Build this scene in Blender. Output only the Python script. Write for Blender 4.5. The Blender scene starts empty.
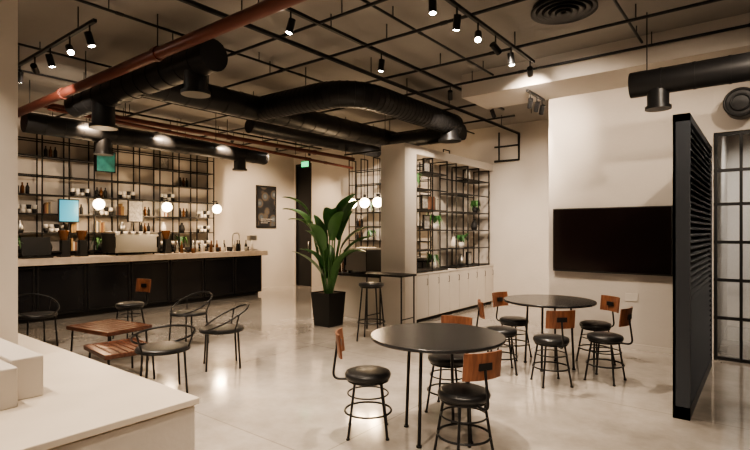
import bpy, math, random
from mathutils import Vector, Matrix
random.seed(7)
D=bpy.data; S=bpy.context.scene
# ---------------------------------------------------------------- materials
def mat(name,col,rough=.5,metal=0,emit=None,es=0,noise=0,nscale=6,bump=0,bscale=40,spec=.5,coat=0):
    m=D.materials.new(name); m.use_nodes=True; nt=m.node_tree; b=nt.nodes['Principled BSDF']
    c=(*col,1); b.inputs['Base Color'].default_value=c
    b.inputs['Roughness'].default_value=rough; b.inputs['Metallic'].default_value=metal
    b.inputs['Specular IOR Level'].default_value=spec; b.inputs['Coat Weight'].default_value=coat
    if emit: b.inputs['Emission Color'].default_value=(*emit,1); b.inputs['Emission Strength'].default_value=es
    if noise or bump:
        tc=nt.nodes.new('ShaderNodeTexCoord')
    if noise:
        n=nt.nodes.new('ShaderNodeTexNoise'); n.inputs['Scale'].default_value=nscale; n.inputs['Detail'].default_value=6
        r=nt.nodes.new('ShaderNodeValToRGB'); r.color_ramp.elements[0].position=.3; r.color_ramp.elements[1].position=.7
        r.color_ramp.elements[0].color=(*[x*(1-noise) for x in col],1); r.color_ramp.elements[1].color=(*[min(1,x*(1+noise)) for x in col],1)
        nt.links.new(tc.outputs['Object'],n.inputs['Vector']); nt.links.new(n.outputs['Fac'],r.inputs['Fac']); nt.links.new(r.outputs['Color'],b.inputs['Base Color'])
    if bump:
        n=nt.nodes.new('ShaderNodeTexNoise'); n.inputs['Scale'].default_value=bscale; n.inputs['Detail'].default_value=4
        bp=nt.nodes.new('ShaderNodeBump'); bp.inputs['Strength'].default_value=bump; bp.inputs['Distance'].default_value=.02
        nt.links.new(tc.outputs['Object'],n.inputs['Vector']); nt.links.new(n.outputs['Fac'],bp.inputs['Height']); nt.links.new(bp.outputs['Normal'],b.inputs['Normal'])
    return m
def wood(name,c1,c2,sc=(3,30,30),rough=.4):
    m=D.materials.new(name); m.use_nodes=True; nt=m.node_tree; b=nt.nodes['Principled BSDF']
    tc=nt.nodes.new('ShaderNodeTexCoord'); mp=nt.nodes.new('ShaderNodeMapping'); mp.inputs['Scale'].default_value=sc
    n=nt.nodes.new('ShaderNodeTexNoise'); n.inputs['Scale'].default_value=1.5; n.inputs['Detail'].default_value=5
    r=nt.nodes.new('ShaderNodeValToRGB'); r.color_ramp.elements[0].position=.35; r.color_ramp.elements[1].position=.65
    r.color_ramp.elements[0].color=(*c1,1); r.color_ramp.elements[1].color=(*c2,1)
    L=nt.links.new; L(tc.outputs['Object'],mp.inputs['Vector']); L(mp.outputs['Vector'],n.inputs['Vector']); L(n.outputs['Fac'],r.inputs['Fac']); L(r.outputs['Color'],b.inputs['Base Color'])
    b.inputs['Roughness'].default_value=rough
    return m
WALL=mat('plaster_wall',(.56,.51,.455),.85,noise=.06,nscale=1.2,bump=.12,bscale=25)
WALL2=mat('plaster_partition',(.60,.55,.49),.8,noise=.05,nscale=1.5)
CEIL=mat('concrete_ceiling',(.30,.28,.255),.9,noise=.12,nscale=.8,bump=.2,bscale=12)
BLK=mat('black_metal',(.012,.012,.013),.4,.2)
DUCT=mat('duct_black_paint',(.017,.017,.018),.42,.3,bump=.05,bscale=8)
LOUV=mat('louver_paint',(.032,.037,.046),.5)
RED=mat('oxide_red_pipe',(.13,.042,.030),.38,.2)
TOP=mat('black_table_laminate',(.022,.022,.023),.24)
LEA=mat('black_leather',(.014,.014,.015),.34,bump=.1,bscale=90)
WOOD=wood('walnut_backrest',(.13,.048,.024),(.23,.09,.045),(30,30,3))
WOODT=wood('walnut_top',(.080,.033,.022),(.15,.064,.042),(4,30,30),.2)
STONE=mat('counter_stone',(.60,.50,.40),.35,noise=.1,nscale=9)
BARP=mat('black_gloss_panel',(.012,.012,.014),.16,noise=.2,nscale=3)
PLAT=mat('cream_terrazzo',(.66,.585,.49),.4,noise=.06,nscale=2.5)
SCREEN=mat('tv_screen',(.008,.004,.004),.12,spec=.35)
PLAS=mat('black_plastic',(.015,.015,.015),.4)
STEEL=mat('brushed_steel',(.45,.44,.42),.3,1)
WHITE=mat('white_ceramic',(.72,.68,.62),.25)
GREEN=mat('leaf_green',(.04,.14,.04),.36,noise=.35,nscale=5)
GREEN2=mat('leaf_green_light',(.09,.22,.07),.4)
SOIL=mat('soil',(.03,.02,.015),.95,noise=.3,nscale=40)
GLOBE=mat('opal_glass_glow',(1,.9,.75),.3,emit=(1,.78,.50),es=14)
LED=mat('lamp_face',(1,1,1),.3,emit=(1,.90,.76),es=80)
EXIT=mat('exit_sign_glow',(.05,.5,.2),.4,emit=(.1,1,.35),es=1.6)
BLUE=mat('menu_screen_glow',(.05,.25,.35),.3,emit=(.04,.32,.50),es=.9)
TEAL=mat('teal_print',(.06,.30,.30),.5,noise=.3,nscale=8)
PAPER=mat('poster_print',(.40,.38,.35),.6,noise=.4,nscale=22)
AMBER=mat('amber_glass',(.12,.05,.02),.15)
DARK=mat('dark_void',(.012,.011,.011),.7)
BOOKS=[mat('book_brown',(.14,.06,.035),.6),mat('book_cream',(.5,.44,.35),.6),mat('book_grey',(.10,.11,.11),.6),mat('book_ochre',(.28,.18,.08),.6)]
def poster_mat():
    m=D.materials.new('poster_artwork'); m.use_nodes=True; nt=m.node_tree; b=nt.nodes['Principled BSDF']; L=nt.links.new
    tc=nt.nodes.new('ShaderNodeTexCoord'); v=nt.nodes.new('ShaderNodeTexVoronoi'); v.inputs['Scale'].default_value=4
    r=nt.nodes.new('ShaderNodeValToRGB'); e=r.color_ramp.elements
    e[0].position=.0; e[0].color=(.22,.23,.24,1); e[1].position=1; e[1].color=(.012,.014,.018,1)
    for p,c in((.25,(.07,.09,.11,1)),(.42,(.10,.08,.06,1)),(.55,(.02,.022,.028,1))): x=e.new(p); x.color=c
    L(tc.outputs['Object'],v.inputs['Vector']); L(v.outputs['Distance'],r.inputs['Fac']); L(r.outputs['Color'],b.inputs['Base Color']); b.inputs['Roughness'].default_value=.25; return m
ART=poster_mat()
def floor_mat():
    m=D.materials.new('polished_concrete_floor'); m.use_nodes=True; nt=m.node_tree; b=nt.nodes['Principled BSDF']; L=nt.links.new
    tc=nt.nodes.new('ShaderNodeTexCoord')
    n=nt.nodes.new('ShaderNodeTexNoise'); n.inputs['Scale'].default_value=1.1; n.inputs['Detail'].default_value=10; n.inputs['Roughness'].default_value=.68
    r=nt.nodes.new('ShaderNodeValToRGB'); r.color_ramp.elements[0].position=.34; r.color_ramp.elements[1].position=.66
    r.color_ramp.elements[0].color=(.33,.295,.255,1); r.color_ramp.elements[1].color=(.55,.50,.445,1)
    br=nt.nodes.new('ShaderNodeTexBrick'); br.offset=0; br.inputs['Scale'].default_value=1; br.inputs['Brick Width'].default_value=2.4; br.inputs['Row Height'].default_value=2.4
    br.inputs['Mortar Size'].default_value=.006; br.inputs['Color1'].default_value=(1,1,1,1); br.inputs['Color2'].default_value=(.95,.95,.95,1); br.inputs['Mortar'].default_value=(.72,.70,.68,1)
    mx=nt.nodes.new('ShaderNodeMix'); mx.data_type='RGBA'; mx.blend_type='MULTIPLY'; mx.inputs[0].default_value=1
    L(tc.outputs['Object'],n.inputs['Vector']); L(tc.outputs['Object'],br.inputs['Vector'])
    L(n.outputs['Fac'],r.inputs['Fac']); L(r.outputs['Color'],mx.inputs[6]); L(br.outputs['Color'],mx.inputs[7]); L(mx.outputs[2],b.inputs['Base Color'])
    n2=nt.nodes.new('ShaderNodeTexNoise'); n2.inputs['Scale'].default_value=2.2; n2.inputs['Detail'].default_value=5
    mr=nt.nodes.new('ShaderNodeMapRange'); mr.inputs['To Min'].default_value=.05; mr.inputs['To Max'].default_value=.20
    L(tc.outputs['Object'],n2.inputs['Vector']); L(n2.outputs['Fac'],mr.inputs['Value']); L(mr.outputs['Result'],b.inputs['Roughness'])
    b.inputs['Specular IOR Level'].default_value=1.0; b.inputs['Coat Weight'].default_value=.6; b.inputs['Coat Roughness'].default_value=.08
    return m
FLOOR=floor_mat()
def glass_mat():
    m=D.materials.new('clear_glazing'); m.use_nodes=True; nt=m.node_tree; nt.nodes.remove(nt.nodes['Principled BSDF']); L=nt.links.new
    t=nt.nodes.new('ShaderNodeBsdfTransparent'); t.inputs[0].default_value=(.88,.9,.92,1); g=nt.nodes.new('ShaderNodeBsdfGlossy'); g.inputs['Roughness'].default_value=.04
    x=nt.nodes.new('ShaderNodeMixShader'); x.inputs[0].default_value=.10
    L(t.outputs[0],x.inputs[1]); L(g.outputs[0],x.inputs[2]); L(x.outputs[0],nt.nodes['Material Output'].inputs[0]); return m
GLASS=glass_mat()
# ---------------------------------------------------------------- builder
class B:
    def __init__(s): s.v=[];s.f=[];s.mi=[];s.sm=[];s.ms=[]
    def _m(s,m):
        if m not in s.ms: s.ms.append(m)
        return s.ms.index(m)
    def add(s,vs,fs,m,smooth=False):
        o=len(s.v); s.v+= [tuple(v) for v in vs]; k=s._m(m)
        for f in fs: s.f.append([i+o for i in f]); s.mi.append(k); s.sm.append(smooth)
    def box(s,x0,x1,y0,y1,z0,z1,m):
        vs=[(x,y,z) for x in(x0,x1) for y in(y0,y1) for z in(z0,z1)]
        s.add(vs,[(0,1,3,2),(4,6,7,5),(0,4,5,1),(2,3,7,6),(0,2,6,4),(1,5,7,3)],m)
    def obox(s,c,half,M,m):
        vs=[Vector(c)+M@Vector((a*half[0],b*half[1],d*half[2])) for a in(-1,1) for b in(-1,1) for d in(-1,1)]
        s.add(vs,[(0,1,3,2),(4,6,7,5),(0,4,5,1),(2,3,7,6),(0,2,6,4),(1,5,7,3)],m)
    def tube(s,pts,r,m,seg=8,closed=False,cap=True):
        P=[Vector(p) for p in pts]; n=len(P); R=r if isinstance(r,(list,tuple)) else [r]*n
        T=[]
        for i in range(n):
            if closed: t=P[(i+1)%n]-P[i-1]
            else: t=(P[min(i+1,n-1)]-P[max(i-1,0)])
            T.append(t.normalized())
        a=Vector((0,0,1)) if abs(T[0].z)<.9 else Vector((1,0,0))
        u=T[0].cross(a).normalized(); vs=[]
        for i in range(n):
            u=(u-T[i]*u.dot(T[i])).normalized(); w=T[i].cross(u)
            for j in range(seg):
                an=2*math.pi*j/seg; vs.append(P[i]+R[i]*(math.cos(an)*u+math.sin(an)*w))
        fs=[]
        for i in range(n if closed else n-1):
            k=(i+1)%n
            for j in range(seg):
                l=(j+1)%seg; fs.append((i*seg+j,i*seg+l,k*seg+l,k*seg+j))
        s.add(vs,fs,m,True)
        if cap and not closed:
            s.add(vs[:seg],[tuple(range(seg))],m); s.add(vs[-seg:],[tuple(range(seg))],m)
    def cyl(s,p0,p1,r,m,r1=None,seg=16): s.tube([p0,p1],[r,r if r1 is None else r1],m,seg)
    def lathe(s,prof,c,m,seg=32,smooth=True):
        vs=[];n=len(prof)
        for r,z in prof:
            for j in range(seg):
                a=2*math.pi*j/seg; vs.append((c[0]+r*math.cos(a),c[1]+r*math.sin(a),c[2]+z))
        fs=[(i*seg+j,i*seg+(j+1)%seg,(i+1)*seg+(j+1)%seg,(i+1)*seg+j) for i in range(n-1) for j in range(seg)]
        s.add(vs,fs,m,smooth)
    def ball(s,c,r,m,sc=(1,1,1),seg=16,rings=10):
        prof=[(r*math.sin(math.pi*i/rings)+1e-5,-r*math.cos(math.pi*i/rings)*sc[2]) for i in range(rings+1)]
        s.lathe(prof,c,m,seg)
    def ring(s,c,R,r,m,n=32,M=None,seg=8):
        M=M or Matrix.Identity(3)
        s.tube([Vector(c)+M@Vector((R*math.cos(2*math.pi*i/n),R*math.sin(2*math.pi*i/n),0)) for i in range(n)],r,m,seg,closed=True)
    def mesh(s,name):
        me=D.meshes.new(name); me.from_pydata(s.v,[],s.f); 
        for m in s.ms: me.materials.append(m)
        me.polygons.foreach_set('material_index',s.mi); me.polygons.foreach_set('use_smooth',s.sm)
        import bmesh
        bm=bmesh.new(); bm.from_mesh(me); bmesh.ops.recalc_face_normals(bm,faces=bm.faces); bm.to_mesh(me); bm.free()
        me.update(); return me
    def build(s,name,loc=(0,0,0),rz=0,bev=0):
        return place(name,s.mesh(name),loc,rz,bev)
def place(name,me,loc=(0,0,0),rz=0,bev=0,sc=1):
    o=D.objects.new(name,me); S.collection.objects.link(o); o.location=loc; o.rotation_euler=(0,0,math.radians(rz)); o.scale=(sc,)*3
    if bev:
        b=o.modifiers.new('bevel','BEVEL'); b.width=bev; b.segments=2; b.limit_method='ANGLE'; b.angle_limit=math.radians(50)
    return o
def abox(name,x0,x1,y0,y1,z0,z1,m,bev=0):
    b=B(); cx,cy,cz=(x0+x1)/2,(y0+y1)/2,z0
    b.box(x0-cx,x1-cx,y0-cy,y1-cy,0,z1-z0,m); return b.build(name,(cx,cy,cz),0,bev)
def rounded(pts,rad,n=8):
    P=[Vector(p) for p in pts]; out=[P[0]]
    for i in range(1,len(P)-1):
        a=(P[i-1]-P[i]).normalized(); c=(P[i+1]-P[i]).normalized()
        p0=P[i]+a*rad; p2=P[i]+c*rad
        for t in range(n+1):
            t/=n; out.append(p0*(1-t)**2+P[i]*2*t*(1-t)+p2*t*t)
    out.append(P[-1]); return out
CH=3.75
# ---------------------------------------------------------------- shell
b=B(); b.box(-10.9,2.8,-2.7,10.1,-.12,0,FLOOR); b.build('floor')
abox('ceiling',-10.9,2.8,-2.7,10.1,CH,CH+.15,CEIL)
abox('wall_west',-10.9,-10.7,-2.7,10.1,0,CH,WALL)
abox('wall_north',-9.98,2.6,9.9,10.1,0,CH,WALL)
abox('wall_north',-10.7,-10.62,9.9,10.1,0,CH,WALL)
abox('wall_north',-10.62,-9.98,9.9,10.1,3.45,CH,WALL)
b=B(); b.box(-10.62,-9.98,10.0,10.1,0,3.45,DARK); b.box(-10.62,-10.57,9.9,10.0,0,3.45,BLK); b.box(-10.03,-9.98,9.9,10.0,0,3.45,BLK); b.box(-10.57,-10.03,9.9,10.0,3.40,3.45,BLK)
b.box(-10.57,-10.03,9.93,9.97,.01,3.4,BLK); b.tube([(-10.1,9.93,.95),(-10.1,9.89,.95),(-10.1,9.89,1.25),(-10.1,9.93,1.25)],.012,STEEL); b.build('door_1')
abox('wall_east',2.6,2.8,-2.7,10.1,0,CH,WALL)
abox('wall_south',-10.7,2.6,-2.7,-2.5,0,CH,WALL)
abox('wall_tv',-2.45,-.49,7.18,9.9,0,CH,WALL)
abox('wall_bulkhead',-3.4,2.6,6.35,7.18,3.42,CH,WALL)
abox('wall_over_glazing',-.49,2.6,7.18,7.30,2.70,3.42,WALL)
abox('wall_column_left',-5.4,-4.5,.2,1.33,.516,CH,WALL2)
b=B()
x=-.47
while x<2.58: b.box(x-.015,x+.015,7.2,7.26,0,2.70,BLK); x+=.245
for z in(.02,.5,.95,1.4,1.85,2.25,2.68): b.box(-.49,2.59,7.205,7.255,z-.018,z+.018,BLK)
b.box(-.48,2.58,7.228,7.234,.03,2.68,GLASS); b.build('window_1')
abox('baseboard_tv',-2.45,-.49,7.165,7.18,0,.07,WALL2)
abox('baseboard_north',-4.5,-2.46,9.885,9.9,0,.08,WALL2)
# ---------------------------------------------------------------- platform bottom left
b=B(); b.box(-6.6,-2.73,-1.6,1.72,0,.465,WALL); b.box(-6.6,-2.71,-1.62,1.74,.475,.515,PLAT); b.box(-6.58,-2.75,-1.6,1.70,.46,.48,DARK)
b.build('raised_platform',bev=.006)
b=B(); b.box(-4.49,-3.5,1.0,1.17,.515,.765,WALL2); b.box(-4.49,-3.38,.35,1.0,.515,.745,WALL2); b.build('stepped_plinth',bev=.008)
# ---------------------------------------------------------------- TV
b=B(); b.box(-.73,.73,-.03,.03,-.435,.435,PLAS); b.box(-.715,.715,-.034,-.03,-.415,.42,SCREEN); b.box(-.25,.25,.03,.06,-.2,.2,PLAS); b.build('wall_mounted_television',(-1.63,7.12,1.41))
abox('wall_socket_plate',-1.45,-1.3,7.168,7.18,.62,.72,WALL2)
# ---------------------------------------------------------------- louver screen
b=B(); x0,x1,y0,y1,h=-.60,-.48,4.73,6.85,2.48
b.box(x0,x1,y0,y0+.05,0,h,LOUV); b.box(x0,x1,y1-.07,y1,0,h,LOUV); b.box(x0,x1,y0,y1,h-.06,h,LOUV); b.box(x0,x1,y0,y1,0,.10,LOUV); b.box(x0,x0+.02,y0,y1,0,h,LOUV)
z=.14
while z<h-.08:
    b.obox(((x0+x1)/2+.02,(y0+y1)/2,z),(.045,(y1-y0)/2-.05,.006),Matrix.Rotation(math.radians(38),3,'Y'),LOUV); z+=.055
b.build('louvered_screen')
# ---------------------------------------------------------------- partition with shelves
PX0,PX1,PY0,PY1,PH=-5.03,-4.55,6.6,9.9,2.95
b=B()
b.box(PX0,PX1,PY0,PY0+.34,0,PH,WALL2)
b.box(PX0,PX1,PY0+.34,PY1,PH-.14,PH,WALL2)
b.box(PX0,PX1-.02,PY0+.34,PY1,.06,.80,WALL2)
b.box(PX0+.02,PX1-.05,PY0+.34,PY1,0,.06,DARK)
b.box(PX0,PX1+.01,PY0+.34,PY1,.80,.83,WALL2)
b.box(PX0,PX0+.03,8.16,PY1,.83,PH-.14,WALL2)
n=8; w=(PY1-PY0-.34)/n
for i in range(n):
    a=PY0+.34+i*w; b.box(PX1-.02,PX1,a+.006,a+w-.006,.07,.795,WALL2); b.tube([(PX1,a+w-.05,.62),(PX1+.02,a+w-.05,.62),(PX1+.02,a+w-.05,.72),(PX1,a+w-.05,.72)],.005,BLK)
b.build('shelving_partition',bev=.003)
def rack(name,ya,yb,xa,xb,za,zb,nv,zs,axis='Y'):
    b=B(); t=.010
    def bx(a0,a1,c0,c1,z0,z1,m):
        if axis=='Y': b.box(c0,c1,a0,a1,z0,z1,m)
        else: b.box(a0,a1,c0,c1,z0,z1,m)
    for i in range(nv+1):
        a=ya+(yb-ya)*i/nv
        for c in(xa,xb): bx(a-t,a+t,c-t,c+t,za,zb,BLK)
        for z in (za+t,zb-t): bx(a-t,a+t,xa,xb,z-t,z+t,BLK)
    for z in zs:
        for c in(xa,xb): bx(ya,yb,c-t,c+t,z-t,z+t,BLK)
    return b,bx
def stuff(b,y,z,x,kind):
    if kind==0:
        for i in range(random.randint(3,6)):
            h=random.uniform(.16,.24); m=random.choice(BOOKS); b.box(x-.07,x+.07,y+i*.032,y+i*.032+.028,z,z+h,m)
    elif kind==1:
        b.lathe([(.001,0),(.05,0),(.07,.07),(.05,.15),(.025,.19),(.03,.22),(.001,.22)],(x,y+.08,z),random.choice([WHITE,DARK,STEEL]),16)
    elif kind==2:
        b.lathe([(.001,0),(.05,0),(.065,.11),(.001,.11)],(x,y+.08,z),random.choice([WHITE,DARK]),16)
        for i in range(24):
            a=random.uniform(0,6.28); l=random.uniform(.1,.22); p=Vector((x,y+.08,z+.11)); d=Vector((math.cos(a),math.sin(a),0))
            e=p+d*l*.9+Vector((0,0,random.uniform(-.12,.2))); mid=p+d*l*.5+Vector((0,0,.14)); sd=Vector((-d.y,d.x,0))*.028
            b.add([p,mid+sd,e,mid-sd],[(0,1,2,3)],GREEN2 if i%2 else GREEN)
    elif kind==3:
        b.box(x-.02,x+.01,y,y+.2,z,z+.26,BLK); b.box(x+.01,x+.014,y+.02,y+.18,z+.02,z+.24,PAPER)
    elif kind==4:
        for i in range(3): b.lathe([(.001,0),(.03,0),(.032,.12),(.012,.16),(.012,.2),(.001,.2)],(x,y+.04+i*.08,z),AMBER if i%2 else DARK,12)
    elif kind==5:
        for i in range(4):
            for j in range(2): b.lathe([(.001,0),(.032,0),(.042,.075),(.001,.075)],(x,y+.04+i*.09,z+j*.078),WHITE if (i+j)%3 else DARK,10)
for (ya,yb) in((6.98,8.0),(8.34,9.75)):
    zs=[.85,1.2,1.55,1.9,2.25,2.55]
    b,bx=rack('r',ya,yb,PX0+.1,PX1-.03,.83,PH-.14,2 if yb<8.1 else 3,zs)
    for k,z in enumerate(zs):
        a,c=ya,yb
        if k%3==1: c=(ya+yb)/2+.1
        if k%3==2: a=(ya+yb)/2-.15
        b.box(PX0+.11,PX1-.04,a,c,z-.008,z+.012,BLK)
        y=a+.06
        while y<c-.25:
            if random.random()<.65: stuff(b,y,z+.012,PX1-.16,random.choice([0,1,2,3,2,3] if k<5 else [1,3]))
            y+=.3
    b.build('metal_display_shelf')
# ---------------------------------------------------------------- bar back shelf
zs=[1.15,1.5,1.85,2.2,2.55,2.9,3.2]
b,bx=rack('r',1.2,7.05,-10.66,-10.40,0,3.42,13,zs)
w=(7.05-1.2)/13
for k,z in enumerate(zs[:-1]):
    for i in range(13):
        if random.random()<(.97 if k<3 else .65):
            y=1.2+i*w; b.box(-10.65,-10.41,y,y+w,z-.006,z+.012,BLK)
            if random.random()<(.97 if k<3 else .6): stuff(b,y+.05,z+.012,-10.5,random.choice([1,2,4,5,4,5,0] if k<4 else [1,4,3]))
b.box(-10.62,-10.4,1.2,7.05,1.05,1.09,BLK)
b.build('back_bar_shelf')
def print_at(y,z,w,h,m,name):
    b=B(); b.box(-.015,.015,-w/2,w/2,-h/2,h/2,BLK); b.box(.015,.019,-w/2+.02,w/2-.02,-h/2+.02,h/2-.02,m); b.build(name,(-10.374,y,z))
print_at(3.88,1.92,.36,.44,BLUE,'menu_screen'); print_at(4.55,2.92,.38,.42,TEAL,'framed_print'); print_at(5.15,1.95,.32,.46,PAPER,'framed_print')
b=B(); b.box(0,.03,-.34,.34,-.57,.57,BLK); b.box(.03,.033,-.29,.29,-.52,.52,ART)
for i in range(3): b.box(.033,.035,-.2,.2-.08*i,-.34-i*.05,-.325-i*.05,PAPER)
b.build('framed_poster',(-10.698,8.88,2.2))
b=B(); b.box(-10.22,-9.62,1.5,7.85,.08,.96,BARP); b.box(-10.18,-9.68,1.5,7.80,0,.08,DARK); b.box(-10.3,-9.5,1.4,7.95,.96,1.07,STONE)
for i in range(8):
    y=1.5+i*.795; 
    b.box(-9.62,-9.605,y+.02,y+.05,.1,.94,BLK); b.box(-9.62,-9.605,y+.75,y+.78,.1,.94,BLK); b.box(-9.62,-9.605,y+.05,y+.75,.1,.13,BLK); b.box(-9.62,-9.605,y+.05,y+.75,.9,.93,BLK)
b.build('bar_counter',bev=.006)
def espresso(name,loc,L=.85):
    b=B(); h=L/2
    b.box(-.25,.25,-h,h,.05,.14,STEEL); b.box(-.05,.25,-h+.02,h-.02,.14,.36,STEEL) ; b.box(-.27,.27,-h-.01,h+.01,.36,.40,STEEL); b.box(-.25,-.05,-h,-h+.03,.14,.36,PLAS); b.box(-.25,-.05,h-.03,h,.14,.36,PLAS)
    b.box(-.27,.27,-h-.02,-h,.05,.42,PLAS); b.box(-.27,.27,h,h+.02,.05,.42,PLAS)
    for y in(-.22,.0,.22):
        b.cyl((-.12,y,.36),(-.12,y,.27),.035,STEEL); b.cyl((-.12,y,.27),(-.28,y,.26),.012,PLAS)
    for x in(-.2,.2):
        for y in(-h+.06,h-.06): b.cyl((x,y,0),(x,y,.06),.02,PLAS)
    b.box(-.25,.25,-h,-h+.01,.40,.45,STEEL); b.box(-.25,.25,h-.01,h,.40,.45,STEEL)
    for i in range(10): b.lathe([(.001,0),(.03,0),(.04,.06),(.036,.06),(.001,.01)],(-.12+(i%2)*.14,-h+.08+i*(L-.16)/9,.40),WHITE,12)
    return b.build(name,loc)
espresso('espresso_machine',(-10.0,4.87,1.07))
def grinder(loc):
    b=B(); b.box(-.1,.1,-.08,.08,0,.05,PLAS); b.box(-.02,.1,-.06,.06,.05,.30,PLAS); b.lathe([(.05,0),(.09,.16),(.09,.18),(.001,.18)],(0,0,.30),AMBER,16); b.cyl((-.1,0,.2),(0,0,.22),.02,STEEL); b.build('coffee_grinder',loc)
for y in(3.95,3.65,5.6): grinder((-9.98,y,1.07))
b=B(); b.box(-.16,.16,-.22,.22,0,.03,PLAS); b.obox((.02,0,.2),(.02,.22,.16),Matrix.Rotation(math.radians(-12),3,'Y'),PLAS); b.cyl((0,0,.03),(0,0,.12),.03,PLAS); b.build('point_of_sale_terminal',(-9.95,3.2,1.07))
b=B()
for i in range(38):
    y=-.95+i*.05; x=(-.2+.4*random.random()); t=random.random(); m=random.choice([AMBER,WHITE,STEEL,DARK,DARK])
    if t<.5: b.lathe([(.001,0),(.033,0),(.033,.14),(.012,.19),(.012,.26),(.001,.26)],(x,y,0),m,12)
    else: b.lathe([(.001,0),(.035,0),(.045,.1),(.001,.1)],(x,y,0),m,12)
b.build('bottles_and_cups',(-9.85,6.7,1.07))
b=B(); b.lathe([(.001,0),(.04,0),(.04,.02),(.015,.03),(.001,.03)],(0,0,0),STEEL); b.tube(rounded([(0,0,0),(0,0,.42),(-.0,.2,.42),(-.0,.2,.28)],.08),.013,STEEL); b.build('gooseneck_tap',(-10.22,7.45,1.07))
b=B(); b.tube([(0,0,0),(0,0,.3)],.012,STEEL); b.box(-.06,.06,-.1,.1,.24,.36,STEEL); b.box(-.08,.08,-.08,.12,0,.03,STEEL); b.build('juice_press',(-9.95,7.82,1.07))
def globe(loc,r=.1,wallx=None,cord=None,name='globe_lamp'):
    b=B(); b.ball((0,0,0),r,GLOBE,seg=20,rings=14)
    if wallx is not None: b.tube([(0,0,r),(0,0,r+.08),(wallx-loc[0],0,r+.08)],.01,BLK); b.cyl((0,0,r-.01),(0,0,r+.04),.03,BLK)
    if cord: b.tube([(0,0,r),(0,0,cord-loc[2])],.005,BLK); b.cyl((0,0,r-.01),(0,0,r+.06),.028,BLK)
    o=b.build(name,loc)
    l=D.lights.new('globe_light','POINT'); l.energy=26; l.color=(1,.70,.42); l.shadow_soft_size=.1; q=D.objects.new('lamp',l); S.collection.objects.link(q); q.parent=o; q.location=(.25,-.05,-.1)
for y in(4.35,5.75,7.0): globe((-10.2,y,2.06),.105,wallx=-10.385)
for x in(-6.26,-5.95,-5.64): globe((x,7.3,2.07),.095,cord=3.0,name='globe_pendant')
b=B(); b.box(-6.45,-5.45,7.285,7.315,3.0,3.03,BLK)
for x in(-6.43,-5.47): b.cyl((x,7.3,3.02),(x,7.3,CH),.006,BLK,seg=6)
b.build('pendant_rail')
# ---------------------------------------------------------------- service counter behind partition
b=B(); b.box(-6.35,-5.06,6.75,7.35,.0,.74,WALL2); b.box(-6.40,-5.04,6.7,7.4,.74,.78,BLK); b.build('service_counter',bev=.004)
espresso('coffee_machine',(-5.75,7.05,.78),.5).rotation_euler=(0,0,math.radians(-90))
b=B()
for i in range(7): b.lathe([(.001,0),(.035,0),(.035,.13),(.012,.18),(.012,.24),(.001,.24)],(.05*(-1)**i,-.24+.08*i,0),random.choice([AMBER,DARK,WHITE]),12)
b.build('syrup_bottles',(-6.2,7.05,.78))
zs=[1.3,1.65,2.0,2.35,2.7,3.05]
b,bx=rack('r',-8.35,-5.6,9.62,9.88,0.935,3.35,7,zs,'X')
for z in zs[:-1]:
    for i in range(7):
        x=-8.35+i*.393
        if random.random()<.6:
            b.box(x,x+.393,9.63,9.87,z-.006,z+.012,BLK)
            if random.random()<.8: stuff(b,9.68,z+.012,x+.2,random.choice([1,4,2]))
b.build('wall_display_shelf')
b=B(); b.box(-8.4,-5.5,9.4,9.88,.0,.88,BARP); b.box(-8.45,-5.45,9.36,9.89,.88,.92,BLK)
for i in range(6): b.box(-8.38+i*.48,-7.94+i*.48,9.385,9.4,.06,.85,BLK)
b.build('back_cabinet')
# ---------------------------------------------------------------- furniture
def curved(b,cx,R,phi,z0,z1,t,m,n=12,lean=.0):
    vs=[];
    for i in range(n+1):
        a=-phi+2*phi*i/n
        for rr in(R,R+t):
            for z,l in((z0,0),(z1,lean)): vs.append((cx+(rr)*math.cos(a)+l,rr*math.sin(a),z))
    fs=[]
    for i in range(n):
        o=i*4;p=o+4; fs+=[(o,p,p+1,o+1),(o+2,o+3,p+3,p+2),(o+1,p+1,p+3,o+3),(o,o+2,p+2,p)]
    fs+=[(0,1,3,2),(4*n,4*n+2,4*n+3,4*n+1)]
    b.add(vs,fs,m,False)
b=B()
b.lathe([(.001,.415),(.165,.415),(.172,.425),(.175,.445),(.168,.462),(.14,.472),(.001,.476)],(0,0,0),LEA,36)
b.ring((0,0,.405),.15,.011,BLK)
for k in range(4):
    a=math.radians(45+90*k); c,s=math.cos(a),math.sin(a)
    b.tube([(.135*c,.135*s,.41),(.205*c,.205*s,0)],.0095,BLK); b.cyl((.205*c,.205*s,0),(.205*c,.205*s,.012),.014,BLK)
b.ring((0,0,.17),.176,.008,BLK); b.ring((0,0,.30),.154,.006,BLK)
b.tube(rounded([(.12,0,.405),(.27,0,.405),(.235,0,.66)],.06),.0095,BLK)
curved(b,-.12,.335,.43,.59,.765,.014,WOOD,lean=.02)
b.box(.204,.214,-.05,.05,.655,.70,BLK); b.box(.226,.242,-.05,.05,.655,.70,BLK)
DINE=b.mesh('dining_chair')
for (x,y,a) in[(-2.38,2.96,218),(-1.59,3.00,-28),(-2.14,3.76,100),(-1.70,5.05,-47),(-1.30,5.50,-8),(-1.56,6.16,55),(-2.28,5.15,212),(-2.42,5.85,166)]:
    place('dining_chair',DINE,(x,y,0),a)
place('dining_chair',DINE,(-7.19,3.49,0),100,sc=1.08)
b=B(); R=.50
b.lathe([(.001,.722),(R-.02,.722),(R-.004,.726),(R,.735),(R,.744),(R-.004,.75),(.001,.75)],(0,0,0),TOP,64,False)
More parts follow.
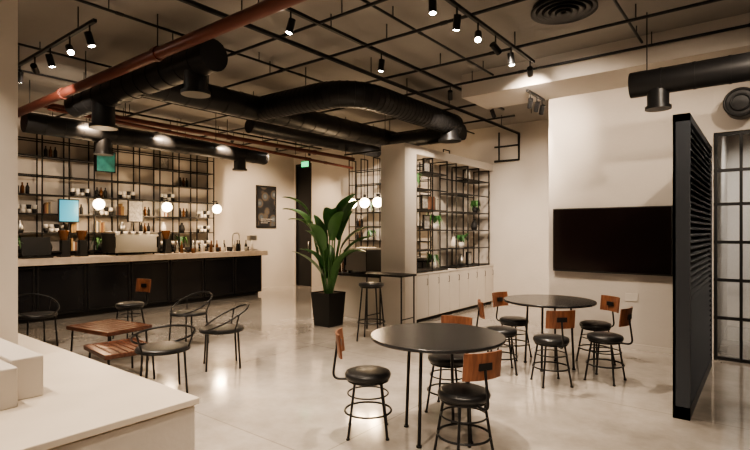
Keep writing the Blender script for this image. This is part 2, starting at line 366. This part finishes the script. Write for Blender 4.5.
for k in range(4):
    a=math.radians(3+90*k); c,s=math.cos(a),math.sin(a)
    b.tube([(.24*c,.24*s,.722),(.27*c,.27*s,0)],.0125,BLK); b.cyl((.27*c,.27*s,0),(.27*c,.27*s,.014),.02,BLK)
    b.box(.2*c-.03,.2*c+.03,.2*s-.03,.2*s+.03,.712,.724,BLK)
b.tube([(-.25,0,.70),(.25,0,.70)],.01,BLK); b.tube([(0,-.25,.70),(0,.25,.70)],.01,BLK)
b.ring((0,0,.70),.245,.009,BLK)
TAB=b.mesh('round_table')
place('round_dining_table',TAB,(-1.94,3.24,0)); place('round_dining_table',TAB,(-1.94,5.69,0))
b=B()
b.lathe([(.001,.415),(.235,.415),(.245,.425),(.24,.437),(.2,.443),(.001,.445)],(0,0,0),LEA,36)
b.ring((0,0,.412),.235,.010,BLK)
for k in range(4):
    a=math.radians(45+90*k); c,s=math.cos(a),math.sin(a)
    b.tube([(.225*c,.225*s,.41),(.255*c,.255*s,0)],.0105,BLK)
b.ring((.045,0,.55),.28,.0105,BLK,M=Matrix.Rotation(math.radians(-27),3,'Y'),n=40)
for s in(-1,1): b.tube([(.12,s*.20,.42),(.16,s*.252,.605)],.008,BLK)
LOU=b.mesh('wire_lounge_chair')
for(x,y,a) in[(-4.86,3.40,60),(-6.18,3.80,95),(-7.6,2.45,185),(-4.5,2.5,-20)]: place('wire_lounge_chair',LOU,(x,y,0),a)
def coffee(loc,L,W,h,rz):
    b=B(); n=7; g=.012; sw=(W-.04-g*(n-1))/n
    b.box(-L/2,L/2,-W/2,-W/2+.02,h-.045,h,WOODT); b.box(-L/2,L/2,W/2-.02,W/2,h-.045,h,WOODT); b.box(-L/2,-L/2+.02,-W/2+.02,W/2-.02,h-.045,h,WOODT); b.box(L/2-.02,L/2,-W/2+.02,W/2-.02,h-.045,h,WOODT)
    for i in range(n):
        y=-W/2+.02+i*(sw+g); b.box(-L/2+.02,L/2-.02,y,y+sw,h-.025,h-.004,WOODT)
    for x in(-L/2+.05,L/2-.05):
        for y in(-W/2+.05,W/2-.05): b.tube([(x,y,h-.03),(x*1.06,y*1.06,0)],.011,BLK)
        b.tube([(x,-W/2+.05,h-.05),(x,W/2-.05,h-.05)],.009,BLK)
    b.build('low_slatted_table',loc,rz,bev=.004)
coffee((-6.1,2.72,0),.80,.56,.42,8); coffee((-5.3,2.48,0),.66,.52,.33,-6)
b=B(); b.lathe([(.001,.76),(.17,.76),(.18,.775),(.175,.80),(.001,.81)],(0,0,0),LEA,32)
for k in range(4):
    a=math.radians(45+90*k); c,s=math.cos(a),math.sin(a); b.tube([(.14*c,.14*s,.76),(.22*c,.22*s,0)],.011,BLK)
b.ring((0,0,.26),.193,.009,BLK); b.ring((0,0,.75),.15,.01,BLK)
ST=b.mesh('bar_stool'); place('bar_stool',ST,(-4.38,5.52,0),20)
b=B(); b.box(-.36,.36,-.2,.2,.84,.87,BLK)
for x in(-.33,.33):
    for y in(-.17,.17): b.tube([(x,y,.84),(x,y,0)],.012,BLK)
    b.tube([(x,-.17,.2),(x,.17,.2)],.009,BLK)
b.build('high_side_table',(-4.62,6.30,0))
# ---------------------------------------------------------------- plants
def leaf(b,p,az,L,W,up,droop,m):
    d=Vector((math.cos(az),math.sin(az),0)); sd=Vector((-d.y,d.x,0)); n=10; vs=[]
    pts=[]
    pos=Vector(p); ang=up
    for i in range(n+1):
        pts.append((pos.copy(),ang)); pos+= (d*math.cos(ang)+Vector((0,0,math.sin(ang))))*L/n; ang-=droop/n
    for i,(q,an) in enumerate(pts):
        t=i/n; w=W*(math.sin(math.pi*min(1,t*.92+.06)))**.7*(1-.25*t) if i<n else .002
        nn=Vector((0,0,1))*math.cos(an)-d*math.sin(an)
        vs+= [q+sd*w+nn*w*.35,q,q-sd*w+nn*w*.35]
    fs=[]
    for i in range(n): o=i*3; fs+=[(o,o+1,o+4,o+3),(o+1,o+2,o+5,o+4)]
    b.add(vs,fs,m,True)
b=B()
a,c=.165,.20
vs=[(sx*a,sy*a,0) for sx,sy in((-1,-1),(1,-1),(1,1),(-1,1))]+[(sx*c,sy*c,.54) for sx,sy in((-1,-1),(1,-1),(1,1),(-1,1))]
b.add(vs,[(0,1,2,3),(0,1,5,4),(1,2,6,5),(2,3,7,6),(3,0,4,7)],PLAS)
b.box(-.185,.185,-.185,.185,.49,.52,SOIL)
for i in range(22):
    az=i*2.4+random.uniform(-.3,.3); r=.05; st=.25+.95*(i%7)/6; tilt=random.uniform(.08,.30)
    p0=Vector((r*math.cos(az),r*math.sin(az),.5)); p1=p0+Vector((math.cos(az)*tilt*st,math.sin(az)*tilt*st,st))
    b.tube([p0,(p0+p1)/2+Vector((0,0,.02)),p1],[.016,.012,.009],GREEN2)
    leaf(b,p1,az,random.uniform(.6,.74),random.uniform(.105,.14),random.uniform(1.05,1.42),random.uniform(.7,1.7),GREEN if i%2 else GREEN2)
b.build('potted_bird_of_paradise',(-5.63,5.97,0))
b=B(); b.lathe([(.001,0),(.1,0),(.13,.22),(.001,.22)],(0,0,0),WHITE)
for i in range(26):
    leaf(b,(0,0,.2),random.uniform(0,6.28),random.uniform(.2,.35),.035,random.uniform(.8,1.4),random.uniform(.6,1.6),GREEN)
b.build('potted_fern',(-9.9,2.7,1.07))
# ---------------------------------------------------------------- ducts and pipes
def ribs(b,pts,r,step=.28):
    P=[Vector(p) for p in pts]; acc=0
    for i in range(len(P)-1):
        seg=(P[i+1]-P[i]); L=seg.length; t=step-acc
        while t<L:
            c=P[i]+seg*(t/L); dd=seg.normalized(); b.tube([c-dd*.012,c+dd*.012],r*1.035,DUCT,24); t+=step
        acc=(acc+L)%step
def hang(b,x,y,z,r=.006): b.cyl((x,y,z),(x,y,CH-.001),r,BLK,seg=6)
def duct(name,pts,r,hangs=(),rad=0,extra=None,step=.28):
    b=B(); p=rounded(pts,rad,10) if rad else pts; b.tube(p,r,DUCT,24); ribs(b,p,r,step)
    for h in hangs: hang(b,*h)
    if extra: extra(b)
    b.build(name)
b=B()
def run(pts,r,rad=0,step=.28):
    p=rounded(pts,rad,10) if rad else pts; b.tube(p,r,DUCT,24); ribs(b,p,r,step)
def drop(x,y,z0,z1,r):
    b.cyl((x,y,z0),(x,y,z1),r,DUCT,seg=20); b.cyl((x,y,z1+.03),(x,y,z1-.01),r*1.25,DUCT,seg=20)
run([(-5.88,3.0,3.32),(-5.88,8.6,3.35)],.175)
run([(-7.75,3.0,3.32),(-4.42,3.0,3.32)],.165)
run([(-5.95,4.75,3.33),(-4.1,4.75,3.30),(-4.1,7.4,3.30)],.17,.6,.09)
run([(-6.0,7.9,3.28),(-4.2,7.9,3.28)],.14)
drop(-4.1,7.25,3.3,3.02,.15); drop(-4.75,3.0,3.3,2.98,.12); drop(-6.9,3.0,3.3,2.90,.14)
for h in [(-5.88,3.9,3.45),(-5.88,5.8,3.45),(-5.88,8,3.45),(-4.1,6,3.4),(-4.9,4.75,3.4),(-7.5,3,3.4),(-5.2,3,3.4)]: hang(b,*h)
b.build('ventilation_duct')
def exD(b):
    for y in(4.0,6.9): b.cyl((-9.2,y,3.25),(-9.2,y,2.92),.13,DUCT,seg=20); b.cyl((-9.2,y,2.92),(-9.2,y,2.88),.16,DUCT,seg=20)
duct('ventilation_duct',[(-9.2,2.8,3.25),(-9.2,7.6,3.25)],.16,[(-9.2,y,3.35) for y in(3.2,5.4,7)],0,exD)
duct('ventilation_duct',[(-7.2,5.6,3.40),(-7.2,9.3,3.40)],.13,[(-7.2,y,3.45) for y in(6.2,8.2)])
def exE(b):
    b.cyl((-.85,5.7,3.0),(-.85,5.7,2.78),.10,DUCT,seg=20); b.cyl((-.85,5.7,2.78),(-.85,5.7,2.75),.12,DUCT,seg=20)
duct('ventilation_duct',[(-1.1,5.7,3.03),(2.4,5.7,3.03)],.128,[(-.95,5.7,3.1),(.3,5.7,3.1),(1.6,5.7,3.1)],0,exE)
b=B(); b.cyl((0,-.005,0),(0,-.28,0),.15,DUCT,seg=24); b.ring((0,-.28,0),.15,.015,DUCT,M=Matrix.Rotation(math.pi/2,3,'X')); b.ring((0,-.285,0),.09,.012,BLK,M=Matrix.Rotation(math.pi/2,3,'X')); b.build('duct_outlet',(-.22,7.18,2.97))
def pipe(name,pts,r,m,hangs=()):
    b=B(); b.tube(pts,r,m,12)
    P=[Vector(p) for p in pts]
    d=(P[1]-P[0]); L=d.length; t=.9
    while t<L: 
        c=P[0]+d*t/L; b.tube([c-d.normalized()*.035,c+d.normalized()*.035],r*1.25,m,12); t+=2.4
    for h in hangs: hang(b,*h,r=.006)
    b.build(name)
pipe('sprinkler_main_pipe',[(-10.6,2.66,3.34),(2.4,2.66,3.34)],.06,RED,[(x,2.66,3.4) for x in(-8.5,-6.6,-4.9,-3.3,-1.6)])
pipe('sprinkler_pipe',[(-8.4,2.74,3.40),(-8.4,9.85,3.40)],.045,RED,[(-8.4,y,3.42) for y in(4,6,8)])
pipe('sprinkler_pipe',[(-8.05,2.74,3.28),(-8.05,9.4,3.1)],.03,RED,[(-8.05,y,3.2) for y in(3.3,5.5,7.5)])
for y,z in((3.58,3.60),(4.30,3.58),(5.42,3.60),(6.28,3.60),(7.45,3.60),(8.5,3.58)):
    pipe('electrical_conduit',[(-10.6,y,z),(2.4 if y<6.4 else -3.5,y,z)],.016,BLK,[(x,y,z) for x in(-9.1,-7.1,-5.1,-3.2)]+([(-1,y,z)] if y<7 else []))
for x,z,ya,yb in((-1.1,3.66,1.0,6.3),(-2.9,3.64,1.2,6.3),(-4.95,3.64,1.4,9.8),(-6.7,3.66,.5,9.8),(-7.7,3.64,.5,9.8),(-9.9,3.55,.5,9.8)):
    pipe('electrical_conduit',[(x,ya,z),(x,yb,z)],.014,BLK,[(x,y,z) for y in(2.2,4,6)])
b=B(); b.tube([(-3.97,1.5,3.53),(-3.97,9.85,3.53),(-3.97,9.85,3.0),(-4.5,9.85,3.0)],.026,BLK); b.tube([(-3.97,9.85,3.3),(-4.5,9.85,3.3)],.018,BLK)
b.tube([(-4.4,9.85,3.0),(-4.4,9.85,3.6)],.018,BLK)
for y in(3,5,7,9): hang(b,-3.97,y,3.55)
b.build('black_steel_pipe')
b=B(); 
for i,r in enumerate((.31,.25,.19,.13,.07)): b.lathe([(r-.045,.02-.006*i),(r,-.0-.006*i),(r,.02-.006*i),(r-.045,.035-.006*i)],(0,0,0),BLK,40)
b.lathe([(.001,.0),(.29,.0),(.29,.05),(.001,.05)],(0,0,.02),DARK,40); b.build('round_ceiling_diffuser',(-1.56,5.0,CH-.071))
b=B(); b.box(-.15,.15,-.02,.035,-.09,.09,BLK); b.box(-.13,.13,-.036,-.02,-.07,.07,EXIT); b.cyl((0,0,.08),(0,0,CH-3.35),.008,BLK); b.build('exit_sign',(-9.8,9.5,3.35))
# ---------------------------------------------------------------- track lights
def spot_fixture(loc,target,e=90,ang=82,col=(1,.825,.645),drop=.13):
    p=Vector(loc); d=(Vector(target)-p).normalized(); b=B()
    b.cyl((0,0,0),(0,0,-drop),.008,BLK,seg=8); c=Vector((0,0,-drop))
    b.tube([c-d*.06,c+d*.07],.034,BLK,16); b.tube([c+d*.068,c+d*.0715],.028,LED,16)
    o=b.build('track_spotlight',loc)
    l=D.lights.new('track_spot_lamp','SPOT'); l.energy=e; l.spot_size=math.radians(ang); l.spot_blend=.85; l.shadow_soft_size=.03; l.color=col
    q=D.objects.new('lamp',l); S.collection.objects.link(q); q.parent=o; q.location=c+d*.09; q.rotation_euler=d.to_track_quat('-Z','Y').to_euler()
def track(x0,y0,x1,y1,z,h=True):
    b=B(); b.box(min(x0,x1)-.017,max(x0,x1)+.017,min(y0,y1)-.017,max(y0,y1)+.017,z,z+.03,BLK)
    if h:
        for t in(.15,.85): hang(b,x0+(x1-x0)*t,y0+(y1-y0)*t,z+.03)
    b.build('light_track')
E=262
WARM=(1,.74,.50)
track(-2.2,2.2,-2.2,5.9,3.55)
for y,t,e in((2.6,(-2.0,3.1,0),1.2),(3.6,(-1.9,3.3,0),1.3),(4.02,(-2.9,4.6,0),.9),(4.44,(-1.1,2.2,.8),.4),(4.84,(-1.7,7.18,2.3),.85),(5.24,(-1.9,5.7,0),1.3),(5.8,(-3.6,9.9,2.0),.8)): spot_fixture((-2.2,y,3.55),t,E*e)
track(-2.5,6.5,-2.5,7.1,3.389,False)
for y in(6.6,6.85,7.05): spot_fixture((-2.5,y,3.389),(-3.6,8.6,1.2),E*.3)
track(-7.4,2.09,-5.0,2.09,3.50)
for x,t,e in((-7.0,(-8.5,2.5,0),.8),(-6.52,(-10.7,4.5,2.2),1.0),(-6.07,(-6,3,0),1.1),(-5.56,(-2.6,1.5,1.0),.6),(-5.1,(-4.7,3.0,0),1.1)): spot_fixture((x,2.09,3.50),t,E*e)
track(-8.75,3.4,-8.75,9.0,3.58)
for y,t,e in((3.7,(-10.7,3.8,2.2),.8),(5.0,(-10.7,5.2,2.2),.8),(6.4,(-10.7,6.4,2.0),.8),(7.6,(-10.7,8.4,2.0),1.2),(8.6,(-10.0,9.8,1.6),.8)): spot_fixture((-8.75,y,3.58),t,E*e,col=WARM)
track(-6.4,4.4,-6.4,8.8,3.58)
for y,t,e in((4.6,(-7.2,5.0,0),1.2),(6.2,(-7.6,6.8,0),1.2),(7.6,(-6.6,9.9,1.8),1.1),(8.5,(-8.8,9.9,1.6),1.2)): spot_fixture((-6.4,y,3.58),t,E*e)
track(-3.5,3.0,-3.5,8.0,3.58)
for y,t,e in((3.2,(-4.2,2.6,0),.9),(4.6,(-4.0,4.6,0),1.1),(6.2,(-4.6,8.3,1.4),1.1),(7.6,(-3.6,9.9,1.6),.7)): spot_fixture((-3.5,y,3.58),t,E*e)
track(-4.2,.4,.8,.4,3.58)  # unseen track above the camera, added with its spots to light the foreground
for x,t,e in((-4.0,(-4.2,1.0,.5),.75),(-3.0,(-3.4,1.0,.5),.75),(-1.6,(-1.8,1.8,0),1.0),(-.2,(-.8,2.6,0),1.0),(.6,(.2,4.2,0),.9)): spot_fixture((x,.4,3.58),t,E*e)
track(.4,3.7,.4,5.2,3.58); spot_fixture((.4,5.1,3.58),(-.2,7.18,2.0),E*.4); spot_fixture((.4,4.0,3.58),(-1.2,6.9,1.4),E*.9)
track(0,8.3,2,8.3,3.58); spot_fixture((.2,8.3,3.58),(-.2,9.9,1.2),E*1.0,col=(1,.93,.84)); spot_fixture((1.6,8.3,3.58),(1.2,9.9,1.2),E*.8,col=(1,.93,.84))
# ---------------------------------------------------------------- world, camera
w=D.worlds.new('world'); S.world=w; w.use_nodes=True; w.node_tree.nodes['Background'].inputs[0].default_value=(.6,.55,.5,1); w.node_tree.nodes['Background'].inputs[1].default_value=.2
S.view_settings.view_transform='AgX'
try: S.view_settings.look='AgX - Medium High Contrast'
except Exception as e: print(e)
c=D.cameras.new('camera'); co=D.objects.new('camera',c); S.collection.objects.link(co); co.location=(0,0,1.52); co.rotation_euler=(math.radians(90),0,math.radians(38)); c.lens=24; c.sensor_width=36; c.shift_y=.0093; c.clip_start=.05
S.camera=co
